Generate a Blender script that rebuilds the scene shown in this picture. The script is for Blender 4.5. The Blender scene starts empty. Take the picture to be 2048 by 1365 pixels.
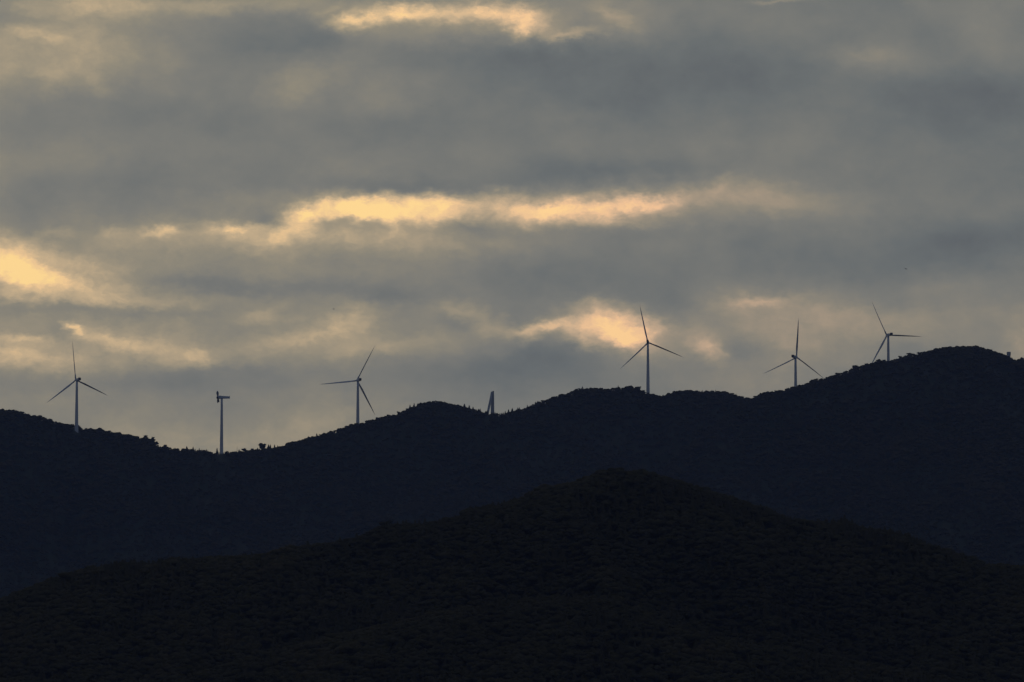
import bpy, bmesh, math, random
import numpy as np
from mathutils import Vector, Matrix, Euler

random.seed(7)
RNG = np.random.default_rng(11)
sc = bpy.context.scene
COL = sc.collection
R = math.radians

# ------------------------------------------------------------------ survey of the place
# bearings and elevations were taken off the photograph (2048 x 1365) and turned into metres at a chosen distance
F = 1024 / math.tan(R(5.9956))            # focal length in photo pixels (long telephoto)
EYE = 14.0                                # camera height above the valley floor, m
HORIZON = 1500.0                          # photo row of the true horizon
PITCH = math.atan((HORIZON - 682.5) / F)
CP, SP = math.cos(PITCH), math.sin(PITCH)


def ray(px, py):
    x, z = (px - 1024.0) / F, -(py - 682.5) / F
    return x, CP - z * SP, SP + z * CP


def at(px, py, Y):
    x, y, z = ray(px, py)
    return Vector((x / y * Y, Y, EYE + z / y * Y))


def mpp(Y):
    return Y / F


# ------------------------------------------------------------------ helpers
def tag(o, label=None, cat=None, group=None, kind=None):
    if label: o['label'] = label
    if cat: o['category'] = cat
    if group: o['group'] = group
    if kind: o['kind'] = kind
    return o


def empty(name, loc, rz=0.0):
    o = bpy.data.objects.new(name, None)
    COL.objects.link(o)
    o.location = loc
    o.rotation_euler = (0, 0, rz)
    o.empty_display_size = 2
    return o


def mesh_obj(name, me, mat, parent=None):
    o = bpy.data.objects.new(name, me)
    COL.objects.link(o)
    if mat: me.materials.append(mat)
    if parent: o.parent = parent
    return o


def bm_obj(name, bm, mat, parent=None, smooth=True):
    me = bpy.data.meshes.new(name)
    bmesh.ops.recalc_face_normals(bm, faces=bm.faces)
    bm.to_mesh(me)
    bm.free()
    if smooth:
        me.polygons.foreach_set('use_smooth', [True] * len(me.polygons))
    return mesh_obj(name, me, mat, parent)


def raw_mesh(name, V, Fc, n=3, tint=None, smooth=False):
    me = bpy.data.meshes.new(name)
    me.vertices.add(len(V))
    me.vertices.foreach_set('co', np.ascontiguousarray(V, dtype=np.float32).ravel())
    me.loops.add(Fc.size)
    me.loops.foreach_set('vertex_index', np.ascontiguousarray(Fc, dtype=np.int32).ravel())
    me.polygons.add(len(Fc))
    me.polygons.foreach_set('loop_start', np.arange(0, Fc.size, n, dtype=np.int32))
    me.polygons.foreach_set('loop_total', np.full(len(Fc), n, dtype=np.int32))
    if smooth:
        me.polygons.foreach_set('use_smooth', np.ones(len(Fc), dtype=bool))
    if tint is not None:
        a = me.attributes.new('tint', 'FLOAT', 'POINT')
        a.data.foreach_set('value', np.ascontiguousarray(tint, dtype=np.float32))
    me.update(calc_edges=True)
    me.validate()
    return me


def s2l(c):
    return tuple(((v / 255.0) / 12.92 if v / 255.0 <= 0.04045 else ((v / 255.0 + 0.055) / 1.055) ** 2.4) for v in c)


# lattice noise, vectorised
LAT = np.random.default_rng(5).random((256, 256))


def vnoise(x, y):
    xi, yi = np.floor(x).astype(int), np.floor(y).astype(int)
    fx, fy = x - xi, y - yi
    fx, fy = fx * fx * (3 - 2 * fx), fy * fy * (3 - 2 * fy)
    g = lambda a, b: LAT[a % 256, b % 256]
    return (g(xi, yi) * (1 - fx) + g(xi + 1, yi) * fx) * (1 - fy) + (g(xi, yi + 1) * (1 - fx) + g(xi + 1, yi + 1) * fx) * fy


def fbm(x, y, o=4):
    s, a, t = 0, 1.0, 0
    for k in range(o):
        s = s + a * vnoise(x * 2 ** k + 17.3 * k, y * 2 ** k + 9.1 * k)
        t += a
        a *= 0.5
    return s / t


# ------------------------------------------------------------------ materials
class NT:
    def __init__(s, tree):
        s.t = tree

    def n(s, kind, **props):
        x = s.t.nodes.new(kind)
        for k, v in props.items(): setattr(x, k, v)
        return x

    def put(s, sock, v):
        if isinstance(v, bpy.types.NodeSocket): s.t.links.new(v, sock)
        else: sock.default_value = v

    def math(s, op, a, b=None, c=None, clamp=False):
        x = s.n('ShaderNodeMath', operation=op, use_clamp=clamp)
        s.put(x.inputs[0], a)
        if b is not None: s.put(x.inputs[1], b)
        if c is not None: s.put(x.inputs[2], c)
        return x.outputs[0]

    def vec(s, op, a, b=None):
        x = s.n('ShaderNodeVectorMath', operation=op)
        s.put(x.inputs[0], a)
        if b is not None: s.put(x.inputs[1], b)
        return x.outputs['Value'] if op in ('DOT_PRODUCT', 'LENGTH') else x.outputs[0]

    def noise(s, v, scale, detail=4, rough=0.55, lac=2.0):
        x = s.n('ShaderNodeTexNoise')
        if v is not None: s.put(x.inputs['Vector'], v)
        x.inputs['Scale'].default_value = scale
        x.inputs['Detail'].default_value = detail
        x.inputs['Roughness'].default_value = rough
        x.inputs['Lacunarity'].default_value = lac
        return x

    def ramp(s, f, stops):
        x = s.n('ShaderNodeValToRGB')
        e = x.color_ramp.elements
        while len(e) < len(stops): e.new(0.5)
        for el, (p, c) in zip(e, stops):
            el.position = p
            el.color = (*c, 1)
        s.put(x.inputs[0], f)
        return x.outputs[0]

    def smooth(s, v, a, b):
        x = s.n('ShaderNodeMapRange', interpolation_type='SMOOTHSTEP')
        s.put(x.inputs[0], v)
        x.inputs[1].default_value, x.inputs[2].default_value = a, b
        return x.outputs[0]

    def mix(s, f, a, b, blend='MIX'):
        x = s.n('ShaderNodeMix', data_type='RGBA', blend_type=blend)
        s.put(x.inputs[0], f)
        s.put(x.inputs[6], a)
        s.put(x.inputs[7], b)
        return x.outputs[2]


def new_mat(name):
    m = bpy.data.materials.new(name)
    m.use_nodes = True
    N = NT(m.node_tree)
    return m, N, m.node_tree.nodes['Principled BSDF']


def foliage_mat(name, stops, scale):
    m, N, P = new_mat(name)
    a = N.n('ShaderNodeAttribute', attribute_name='tint')
    g = N.n('ShaderNodeNewGeometry')
    no = N.noise(g.outputs['Position'], scale, 3, 0.6)
    f = N.math('ADD', N.math('MULTIPLY', a.outputs['Fac'], 0.72), N.math('MULTIPLY', no.outputs['Fac'], 0.3), clamp=True)
    N.put(P.inputs['Base Color'], N.ramp(f, stops))
    P.inputs['Roughness'].default_value = 0.9
    P.inputs['Specular IOR Level'].default_value = 0.05
    tr = N.n('ShaderNodeBsdfTranslucent')                   # leaves let some light through
    N.put(tr.inputs[0], P.inputs['Base Color'].links[0].from_socket)
    mx = N.n('ShaderNodeMixShader')
    mx.inputs[0].default_value = 0.38
    N.t.links.new(P.outputs[0], mx.inputs[1])
    N.t.links.new(tr.outputs[0], mx.inputs[2])
    N.t.links.new(mx.outputs[0], N.t.nodes['Material Output'].inputs['Surface'])
    return m


GREENS = [(0.0, (0.056, 0.0482, 0.0235)), (0.35, (0.0641, 0.0554, 0.0246)), (0.6, (0.0734, 0.0638, 0.0268)), (0.82, (0.088, 0.0698, 0.0291)), (1.0, (0.0987, 0.0674, 0.0302))]
M_NEAR = foliage_mat('near_foliage', GREENS, 0.05)
M_FAR = foliage_mat('far_foliage', GREENS, 0.02)

M_SOIL, N, P = new_mat('forest_floor')
g = N.n('ShaderNodeNewGeometry')
N.put(P.inputs['Base Color'], N.ramp(N.noise(g.outputs['Position'], 0.03, 5, 0.65).outputs['Fac'],
      [(0.3, (0.020, 0.026, 0.013)), (0.55, (0.036, 0.040, 0.020)), (0.75, (0.055, 0.048, 0.028))]))
P.inputs['Roughness'].default_value = 0.95
P.inputs['Specular IOR Level'].default_value = 0.1

M_BARK, N, P = new_mat('bark')
g = N.n('ShaderNodeNewGeometry')
N.put(P.inputs['Base Color'], N.ramp(N.noise(g.outputs['Position'], 1.2, 4).outputs['Fac'], [(0.3, (0.03, 0.024, 0.018)), (0.7, (0.07, 0.056, 0.042))]))
P.inputs['Roughness'].default_value = 0.9


def paint(name, base, dirt, rough=0.45):
    m, N, P = new_mat(name)
    g = N.n('ShaderNodeNewGeometry')
    mp = N.n('ShaderNodeMapping')
    N.put(mp.inputs[0], g.outputs['Position'])
    mp.inputs['Scale'].default_value = (1.0, 1.0, 0.12)
    N.put(P.inputs['Base Color'], N.ramp(N.noise(mp.outputs[0], 0.5, 5, 0.6).outputs['Fac'], [(0.35, dirt), (0.62, base)]))
    P.inputs['Roughness'].default_value = rough
    return m


M_WHITE = paint('tower_paint', (0.56, 0.59, 0.63), (0.52, 0.55, 0.59))
M_BLADE = paint('blade_gelcoat', (0.50, 0.52, 0.55), (0.42, 0.44, 0.47), 0.4)
M_DARK = paint('dark_grille', (0.07, 0.075, 0.085), (0.04, 0.045, 0.05), 0.6)
M_CONC = paint('pale_concrete', (0.50, 0.52, 0.55), (0.44, 0.46, 0.49), 0.8)
M_CONCD = paint('grey_concrete', (0.36, 0.37, 0.39), (0.28, 0.29, 0.30), 0.85)
M_STUMP = paint('torn_laminate', (0.22, 0.22, 0.23), (0.10, 0.10, 0.11), 0.8)
M_BIRD = paint('brown_feathers', (0.06, 0.045, 0.03), (0.035, 0.028, 0.02), 0.8)


# ------------------------------------------------------------------ terrain
class Hill:
    """A ridge: its crest follows a surveyed skyline, the flanks fall away on both sides with gullies."""

    def __init__(s, prof, dist, slope, rnd, canopy, gully, gw, back=0.5, dvar=(0, 1, 0)):
        p = np.array(sorted(prof), float)
        s.px, s.py = p[:, 0], p[:, 1]
        s.D, s.slope, s.rnd, s.can, s.gul, s.gw, s.back, s.dv = dist, slope, rnd, canopy, gully, gw, back, dvar

    def crestY(s, X):
        a, w, ph = s.dv
        return s.D + a * np.sin(X / w + ph)

    def crest(s, X):
        Y = s.crestY(X)
        px = 1024 + X / Y * F * (CP + 0.0)      # first guess, refined once below
        for _ in range(2):
            py = np.interp(px, s.px, s.py)
            z = -(py - 682.5) / F
            px = 1024 + X / Y * F * (CP - z * SP)
        py = np.interp(px, s.px, s.py) + (s.can(px) if callable(s.can) else s.can)
        z = -(py - 682.5) / F
        return EYE + (SP + z * CP) / (CP - z * SP) * Y

    def height(s, X, t):
        """t: metres in front (-) or behind (+) the crest line"""
        c = s.crest(X)
        k = np.where(t < 0, s.slope, s.back)
        g = k * (np.sqrt(t * t + s.rnd ** 2) - s.rnd)
        a = np.clip(np.abs(t) / 220.0, 0, 1)
        a = a * a * (3 - 2 * a)
        wx = X / s.gw + 0.35 * fbm(X / 160 + 3, t / 160 + 8)
        rid = 1 - np.abs(2 * fbm(wx + t * 0.0011, t / (s.gw * 5) + 2.0, 3) - 1) * 2.2
        z = c - g - s.gul * a * (1 - rid) * 0.9 - s.gul * 0.25 * a * (fbm(X / 60 + 40, t / 60, 3))
        return np.maximum(z, -3.0 + 0 * z)

    def build(s, name, x0, x1, nx, t0, t1, nt):
        X = np.linspace(x0, x1, nx)
        tt = np.sign(np.linspace(-1, 1, nt)) * np.abs(np.linspace(-1, 1, nt)) ** 1.4
        tt = np.where(tt < 0, tt * -t0, tt * t1)
        XX, TT = np.meshgrid(X, tt)
        Z = s.height(XX, TT)
        V = np.stack([XX, s.crestY(XX) + TT, Z], -1).reshape(-1, 3)
        i = np.arange(nx * nt).reshape(nt, nx)
        Q = np.stack([i[:-1, :-1], i[:-1, 1:], i[1:, 1:], i[1:, :-1]], -1).reshape(-1, 4)
        o = mesh_obj(name, raw_mesh(name, V, Q, 4, smooth=True), M_SOIL)
        return tag(o, kind='structure')

    def point(s, px, t):
        """ground point under photo column px, t metres from the crest"""
        X = 0.0
        for _ in range(6):
            Y = float(s.crestY(np.array(X))) + t
            zz = float(s.height(np.array([X]), np.array([float(t)]))[0])
            el = (zz - EYE) / Y
            z = (el * CP - SP) / (CP + el * SP)
            X = (px - 1024.0) / F / (CP - z * SP) * Y
        return Vector((X, Y, float(s.height(np.array([X]), np.array([float(t)]))[0])))


FAR = [(-900, 700), (-500, 770), (-200, 806), (0, 816.5), (10, 818.5), (15, 817), (27, 817), (40, 821), (55, 826), (70, 830), (90, 835), (105, 840), (120, 845.5), (130, 847.5),
       (140, 846.5), (146, 847), (155, 851), (162, 857), (168, 860), (172, 858), (182, 855.5), (190, 858), (197, 856), (208, 861.5), (220, 861), (228, 864), (240, 864), (250, 867.5),
       (262, 869.5), (275, 872), (285, 874), (292, 873), (297, 876), (303, 877), (308, 879), (313, 882), (318, 890), (326, 892), (338, 894), (352, 895), (368, 897), (373, 896),
       (393, 899), (402, 897.5), (416, 899.5), (421, 902), (428, 904.5), (437, 905), (445, 906.5), (452, 904.5), (460, 902.5), (478, 901.5), (487, 899), (497, 900), (510, 898),
       (520, 896), (540, 895), (555, 892.5), (565, 891), (572, 889), (580, 884), (592, 882), (605, 878), (618, 872.5), (632, 869), (645, 866), (660, 862), (675, 857.5), (690, 853),
       (702, 848), (722, 845), (735, 840.5), (748, 837.5), (757, 833), (765, 833), (780, 829.5), (792, 827.5), (800, 825.5), (807, 820), (815, 815), (825, 812), (835, 806.5),
       (845, 802.5), (858, 802), (868, 799.5), (877, 800), (885, 801), (895, 804.5), (905, 807), (915, 808.5), (922, 811), (932, 813.5), (942, 816), (950, 819), (957, 821), (962, 824),
       (972, 825), (980, 827), (990, 828), (1000, 828), (1007, 828), (1012, 826), (1020, 823), (1030, 820), (1040, 817.5), (1050, 814), (1062, 809), (1075, 803.5), (1085, 800.5),
       (1103, 795), (1113, 790), (1125, 787), (1135, 785.5), (1145, 781.5), (1152, 776.5), (1160, 774.5), (1172, 775), (1187, 773), (1202, 773.5), (1215, 775.5), (1225, 774),
       (1235, 772), (1242, 774), (1250, 771), (1262, 771), (1270, 773), (1280, 774), (1283, 779), (1293, 783), (1303, 784.5), (1312, 788), (1320, 790), (1330, 788), (1340, 783),
       (1348, 781), (1360, 780), (1375, 779), (1390, 780.5), (1405, 781.5), (1420, 781), (1435, 782), (1447, 783), (1455, 785.5), (1465, 786), (1475, 789), (1485, 793), (1500, 796),
       (1540, 806), (1620, 830), (1760, 850), (2000, 870), (2400, 860), (3000, 900)]
RIGHT = [(700, 1290), (1000, 1180), (1150, 1080), (1250, 1000), (1340, 925), (1420, 858), (1470, 816), (1500, 798), (1508, 795), (1516, 789.5), (1522, 786), (1530, 784.5), (1550, 783.5), (1560, 782),
         (1570, 780.5), (1578, 778), (1585, 774), (1592, 773), (1605, 770), (1615, 767), (1622, 763), (1630, 759), (1640, 757), (1650, 755.5), (1660, 751.5), (1670, 748), (1680, 743.5),
         (1690, 741.5), (1698, 738.5), (1710, 733), (1722, 730), (1735, 725.5), (1745, 724.5), (1755, 718.5), (1765, 719), (1775, 719.5), (1785, 717), (1797, 715), (1808, 711),
         (1815, 706.5), (1825, 705.5), (1833, 708), (1840, 706), (1850, 702.5), (1858, 700), (1870, 696), (1880, 695), (1888, 693.5), (1902, 694), (1917, 695.5), (1925, 694),
         (1933, 693.5), (1940, 695), (1947, 693.5), (1955, 695.5), (1965, 698), (1975, 700.5), (1985, 703), (1995, 705.5), (2003, 709), (2015, 713), (2021, 717), (2027, 720),
         (2033, 721.5), (2040, 720), (2048, 718), (2150, 722), (2350, 770), (2700, 860), (3200, 960)]
NEAR = [(-900, 1420), (-400, 1320), (-150, 1250), (0, 1197), (40, 1183), (75, 1170), (110, 1155), (140, 1146), (165, 1140), (190, 1133), (220, 1128), (250, 1122), (270, 1121), (300, 1125), (330, 1119),
        (360, 1116), (400, 1115), (440, 1111), (480, 1110), (520, 1108), (555, 1102), (570, 1093), (600, 1090), (640, 1082), (700, 1075), (740, 1060), (770, 1043), (800, 1043), (840, 1043),
        (880, 1036), (900, 1034), (920, 1027), (945, 1013), (975, 1011), (1000, 1008), (1020, 1000), (1050, 994), (1070, 981), (1090, 974), (1110, 971), (1130, 967), (1150, 963),
        (1165, 957), (1185, 950), (1205, 943), (1225, 939), (1245, 938), (1265, 938), (1285, 941), (1305, 945), (1330, 952), (1355, 960), (1380, 969), (1410, 977), (1440, 984), (1470, 994),
        (1500, 1004), (1520, 1009), (1540, 1018), (1560, 1028), (1580, 1034), (1610, 1037), (1640, 1040), (1665, 1041), (1690, 1038), (1700, 1042), (1715, 1051), (1740, 1056), (1780, 1058),
        (1800, 1064), (1820, 1070), (1850, 1085), (1880, 1095), (1910, 1105), (1940, 1115), (1970, 1126), (2000, 1130), (2048, 1129), (2200, 1150), (2500, 1230), (3000, 1350)]
# a lower shoulder in front of the near hill's summit
SPUR = [(-400, 1440), (0, 1420), (300, 1370), (520, 1310), (700, 1262), (820, 1238), (930, 1215), (1020, 1198), (1100, 1190), (1180, 1192), (1240, 1208), (1320, 1240), (1420, 1266), (1560, 1290),
        (1700, 1318), (1900, 1365), (2200, 1440), (2600, 1520)]


def far_canopy(px):
    # thin cover on the saddle round the mast of the bladeless turbine, full forest elsewhere
    return 8.0 - 6.5 * np.exp(-((px - 444) / 9.0) ** 2) - 4.0 * np.exp(-((px - 985) / 30.0) ** 2)


H_FAR = Hill(FAR, 8000.0, 0.50, 40.0, far_canopy, 60.0, 210.0, 0.45, (60, 500, 1.0))
H_RIGHT = Hill(RIGHT, 7700.0, 0.48, 42.0, 8.0, 60.0, 190.0, 0.45, (0, 1, 0))
H_NEAR = Hill(NEAR, 3200.0, 0.40, 40.0, 17.0, 26.0, 95.0, 0.5, (40, 260, 0.4))
H_SPUR = Hill(SPUR, 2860.0, 0.40, 30.0, 19.0, 18.0, 80.0, 0.42, (0, 1, 0))

H_FAR.build('mountain_ridge', -1700, 2000, 620, -1500, 1400, 130)
H_RIGHT.build('mountain', -300, 2000, 420, -1350, 1300, 130)
H_NEAR.build('hill', -720, 800, 420, -620, 620, 130)
H_SPUR.build('hill_shoulder', -520, 640, 300, -420, 300, 80)

gv = np.array([(-11800, -11800, 0), (11800, -11800, 0), (11800, 11800, 0), (-11800, 11800, 0)], float)
tag(mesh_obj('ground', raw_mesh('ground', gv, np.array([[0, 1, 2, 3]]), 4), M_SOIL), kind='structure')


# ------------------------------------------------------------------ tree shapes
def ico(sub):
    bm = bmesh.new()
    bmesh.ops.create_icosphere(bm, subdivisions=sub, radius=1)
    V = np.array([v.co[:] for v in bm.verts])
    Fc = np.array([[v.index for v in f.verts] for f in bm.faces])
    bm.free()
    return V, Fc


ICO1, ICO2 = ico(1), ico(2)


class Soup:
    def __init__(s): s.V, s.F, s.n = [], [], 0

    def add(s, V, Fc):
        s.V.append(V)
        s.F.append(Fc + s.n)
        s.n += len(V)

    def get(s): return np.concatenate(s.V), np.concatenate(s.F)


def leaves(S, rng, C, rad, count, size):
    """small bent leaf sprays scattered through the outer part of a lump"""
    d = rng.normal(size=(count, 3))
    d /= np.linalg.norm(d, axis=1)[:, None]
    p = C + d * rad * (0.75 + 0.45 * rng.random((count, 1)))
    a = rng.normal(size=(count, 3))
    a /= np.linalg.norm(a, axis=1)[:, None]
    b = np.cross(a, d)
    b /= np.linalg.norm(b, axis=1)[:, None] + 1e-6
    k = size * (0.5 + rng.random((count, 1)))
    V = np.stack([p - a * k, p + a * k, p + b * k * 0.9 + d * k * 0.3], 1).reshape(-1, 3)
    S.add(V, np.arange(count * 3).reshape(-1, 3))


def broadleaf(seed, lumps, nleaf, size, base=ICO1, flat=1.0):
    """unit-height broadleaf tree: stem, a crown of uneven lumps, loose sprays round them"""
    rng = np.random.default_rng(seed)
    S = Soup()
    for k in range(lumps):
        ang = k * 2.4 + rng.random()
        r = 0.0 if k == 0 else (0.16 + 0.16 * rng.random())
        z = (0.76 if k == 0 else 0.30 + 0.44 * rng.random()) * (1 if flat == 1.0 else 0.98)
        C = np.array([r * math.cos(ang), r * math.sin(ang), z])
        rad = np.array([0.21, 0.21, 0.20 * flat]) * (0.75 + 0.5 * rng.random())
        V = base[0] * (0.82 + 0.36 * rng.random((len(base[0]), 1)))
        S.add(C + V * rad, base[1])
        leaves(S, rng, C, rad, nleaf, size)
    w = 0.022
    st = np.array([(-w, -w, -0.12), (w, -w, -0.12), (w, w, -0.12), (-w, w, -0.12), (0, 0, 0.6)])
    S.add(st, np.array([(0, 1, 4), (1, 2, 4), (2, 3, 4), (3, 0, 4)]))
    return S.get()


def conifer(seed, tiers, nleaf, size, width=0.2):
    """unit-height conifer: spire of drooping ragged tiers"""
    rng = np.random.default_rng(seed)
    S = Soup()
    n = 7
    for k in range(tiers):
        f = k / tiers
        z0 = 0.10 + 0.80 * f
        r = width * (1 - f) ** 0.8 + 0.025
        top = np.array([[0, 0, min(1.0, z0 + 0.30)]])
        a = np.arange(n) * 2 * math.pi / n + rng.random()
        rr = r * (0.65 + 0.6 * rng.random(n))
        rim = np.stack([rr * np.cos(a), rr * np.sin(a), z0 + 0.05 * rng.random(n)], 1)
        V = np.concatenate([top, rim])
        S.add(V, np.array([(0, 1 + i, 1 + (i + 1) % n) for i in range(n)]))
        leaves(S, rng, np.array([0, 0, z0 + 0.08]), np.array([r * 0.8, r * 0.8, 0.07]), nleaf, size)
    w = 0.016
    st = np.array([(-w, -w, -0.1), (w, -w, -0.1), (w, w, -0.1), (-w, w, -0.1), (0, 0, 0.6)])
    S.add(st, np.array([(0, 1, 4), (1, 2, 4), (2, 3, 4), (3, 0, 4)]))
    return S.get()


NEAR_T = [broadleaf(100 + k, 6, 16, 0.055) for k in range(6)] + [conifer(120 + k, 6, 8, 0.04) for k in range(3)]
FAR_T = [broadleaf(200 + k, 4, 7, 0.06) for k in range(6)] + [conifer(220 + k, 4, 3, 0.05) for k in range(3)]


def plant(name, label, hill, x0, x1, t0, t1, step, temps, hr, hc, conf, mat, keep_out=(), xmin=None, seed=1):
    """one wood: jittered planting over a hillside, merged to a single mass of foliage"""
    rng = np.random.default_rng(seed)
    gx, gt = np.meshgrid(np.arange(x0, x1, step), np.arange(t0, t1, step))
    gx = gx.ravel() + (rng.random(gx.size) - 0.5) * step * 1.3
    gt = gt.ravel() + (rng.random(gt.size) - 0.5) * step * 1.3
    m = int((x1 - x0) * 60 / (step * step) * 1.6)
    gx = np.concatenate([gx, x0 + (x1 - x0) * rng.random(m)])
    gt = np.concatenate([gt, -40 + 60 * rng.random(m)])
    extra = np.arange(len(gx)) >= len(gx) - m
    Y = hill.crestY(gx) + gt
    ok = np.ones(len(gx), bool)
    ok &= rng.random(len(gx)) < 0.97
    for (kx, ky, kr, kf) in keep_out:
        ok &= ~(((gx - kx) ** 2 + (Y - ky) ** 2 < kr ** 2) | ((np.abs(gx - kx) < kf * 0.12 + 3) & (Y < ky) & (Y > ky - kf)))
    gx, gt, Y, extra = gx[ok], gt[ok], Y[ok], extra[ok]
    Z = hill.height(gx, gt)
    keep = Z > 2
    gx, gt, Y, Z, extra = gx[keep], gt[keep], Y[keep], Z[keep], extra[keep]
    n = len(gx)
    cf = conf(gx, gt)
    isc = rng.random(n) < cf
    patch = fbm(gx / 55 + 5, Y / 55 + 3, 3)
    h = hr[0] + (hr[1] - hr[0]) * np.clip(0.22 * rng.random(n) + 1.5 * (patch - 0.32), 0, 1)
    h = h * np.where(rng.random(n) < 0.06, 1.25, 1.0)
    h = np.where(isc, hc[0] + (hc[1] - hc[0]) * rng.random(n), h)
    crest = np.exp(-(gt / 26.0) ** 2)
    h = h * (1 - 0.26 * crest)
    h = np.where(extra, h * (0.55 + 0.3 * rng.random(n)), h)          # undergrowth and saplings between the crest trees
    kind = np.where(isc, 6 + rng.integers(0, 3, n), rng.integers(0, 6, n))
    wide = np.where(isc, 1.1 + 0.5 * rng.random(n), 1.35 + 0.8 * rng.random(n))
    ang = rng.random(n) * 6.283
    tv = np.clip(0.12 + 1.0 * (patch - 0.3) + 0.35 * rng.random(n), 0, 1)
    tv = np.where(isc, tv * 0.35, tv)
    Vs, Fs, Ts, off = [], [], [], 0
    for k, (V, Fc) in enumerate(temps):
        m = np.nonzero(kind == k)[0]
        if not len(m): continue
        ca, sa = np.cos(ang[m])[:, None], np.sin(ang[m])[:, None]
        sw = (h[m] * wide[m])[:, None]
        x = (V[None, :, 0] * ca - V[None, :, 1] * sa) * sw + gx[m][:, None]
        y = (V[None, :, 0] * sa + V[None, :, 1] * ca) * sw + Y[m][:, None]
        z = V[None, :, 2] * h[m][:, None] + Z[m][:, None]
        Vs.append(np.stack([x, y, z], -1).reshape(-1, 3))
        Fs.append((Fc[None] + (np.arange(len(m)) * len(V))[:, None, None]).reshape(-1, 3) + off)
        Ts.append(np.repeat(tv[m], len(V)))
        off += len(m) * len(V)
    V, Fc, T = np.concatenate(Vs), np.concatenate(Fs), np.concatenate(Ts)
    print(name, n, 'trees', len(Fc), 'faces')
    o = mesh_obj(name, raw_mesh(name, V, Fc, 3, T), mat)
    return tag(o, label, 'forest', kind='stuff')


# ------------------------------------------------------------------ wind turbines
def ring_tube(bm, rings, cap=True):
    """rings: list of lists of Vectors, skinned into one tube"""
    rows = [[bm.verts.new(v) for v in r] for r in rings]
    n = len(rows[0])
    for a, b in zip(rows, rows[1:]):
        for i in range(n):
            bm.faces.new((a[i], a[(i + 1) % n], b[(i + 1) % n], b[i]))
    if cap:
        bm.faces.new(rows[0][::-1])
        bm.faces.new(rows[-1])


def circle(r, z, n=24, c=(0, 0)):
    return [Vector((c[0] + r * math.cos(i * 2 * math.pi / n), c[1] + r * math.sin(i * 2 * math.pi / n), z)) for i in range(n)]


def tower_mesh(h, r0, r1, foot=0.0):
    bm = bmesh.new()
    rings = []
    if foot: rings += [circle(r0 * 1.04, -foot)]
    for k in range(9):
        rings.append(circle(r0 + (r1 - r0) * k / 8, h * k / 8))
    ring_tube(bm, rings)
    return bm


def blade_bm(L, pitch, bend):
    """one blade along +Z: round root, broad shoulder, long taper, twist and a flap-wise bend"""
    bm = bmesh.new()
    rings = []
    for f in (0.0, 0.03, 0.07, 0.12, 0.18, 0.24, 0.32, 0.42, 0.54, 0.66, 0.78, 0.88, 0.95, 0.985, 1.0):
        if f < 0.05: ch, th = 0.038, 0.038
        elif f < 0.22:
            u = (f - 0.05) / 0.17
            u = u * u * (3 - 2 * u)
            ch, th = 0.038 + 0.016 * u, 0.038 - 0.020 * u
        else:
            u = (f - 0.22) / 0.78
            ch, th = 0.046 * (1 - u) ** 0.9 + 0.012 * (1 - u ** 8), 0.018 * (1 - u) + 0.004
        if f == 1.0: ch, th = 0.006, 0.003
        tw = pitch + R(14) * (1 - min(1, f * 1.3))
        ring = []
        for i in range(12):
            a = i * 2 * math.pi / 12
            x = ch * L * (0.5 * math.cos(a) - (0.18 if f > 0.05 else 0.18 * f / 0.05))
            y = th * L * 0.5 * math.sin(a) * (1.0 if f < 0.1 else (0.75 + 0.25 * math.cos(a)))
            ring.append(Vector((x * math.cos(tw) - y * math.sin(tw), x * math.sin(tw) + y * math.cos(tw) + bend * L * f * f, f * L)))
        rings.append(ring)
    ring_tube(bm, rings)
    return bm


def rounded_prism(bm, secs):
    """box-like body along +Y from sections (y, half width, z bottom, z top, corner)"""
    rings = []
    for y, w, zb, zt, c in secs:
        r = []
        for sx, sz in ((1, -1), (1, 1), (-1, 1), (-1, -1)):
            cx, cz = sx * (w - c), (zt - c) if sz > 0 else (zb + c)
            a0 = {(1, -1): -90, (1, 1): 0, (-1, 1): 90, (-1, -1): 180}[(sx, sz)]
            for k in range(4):
                a = R(a0 + 30 * k)
                r.append(Vector((cx + c * math.cos(a), y, cz + c * math.sin(a))))
        rings.append(r)
    ring_tube(bm, rings)


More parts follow.
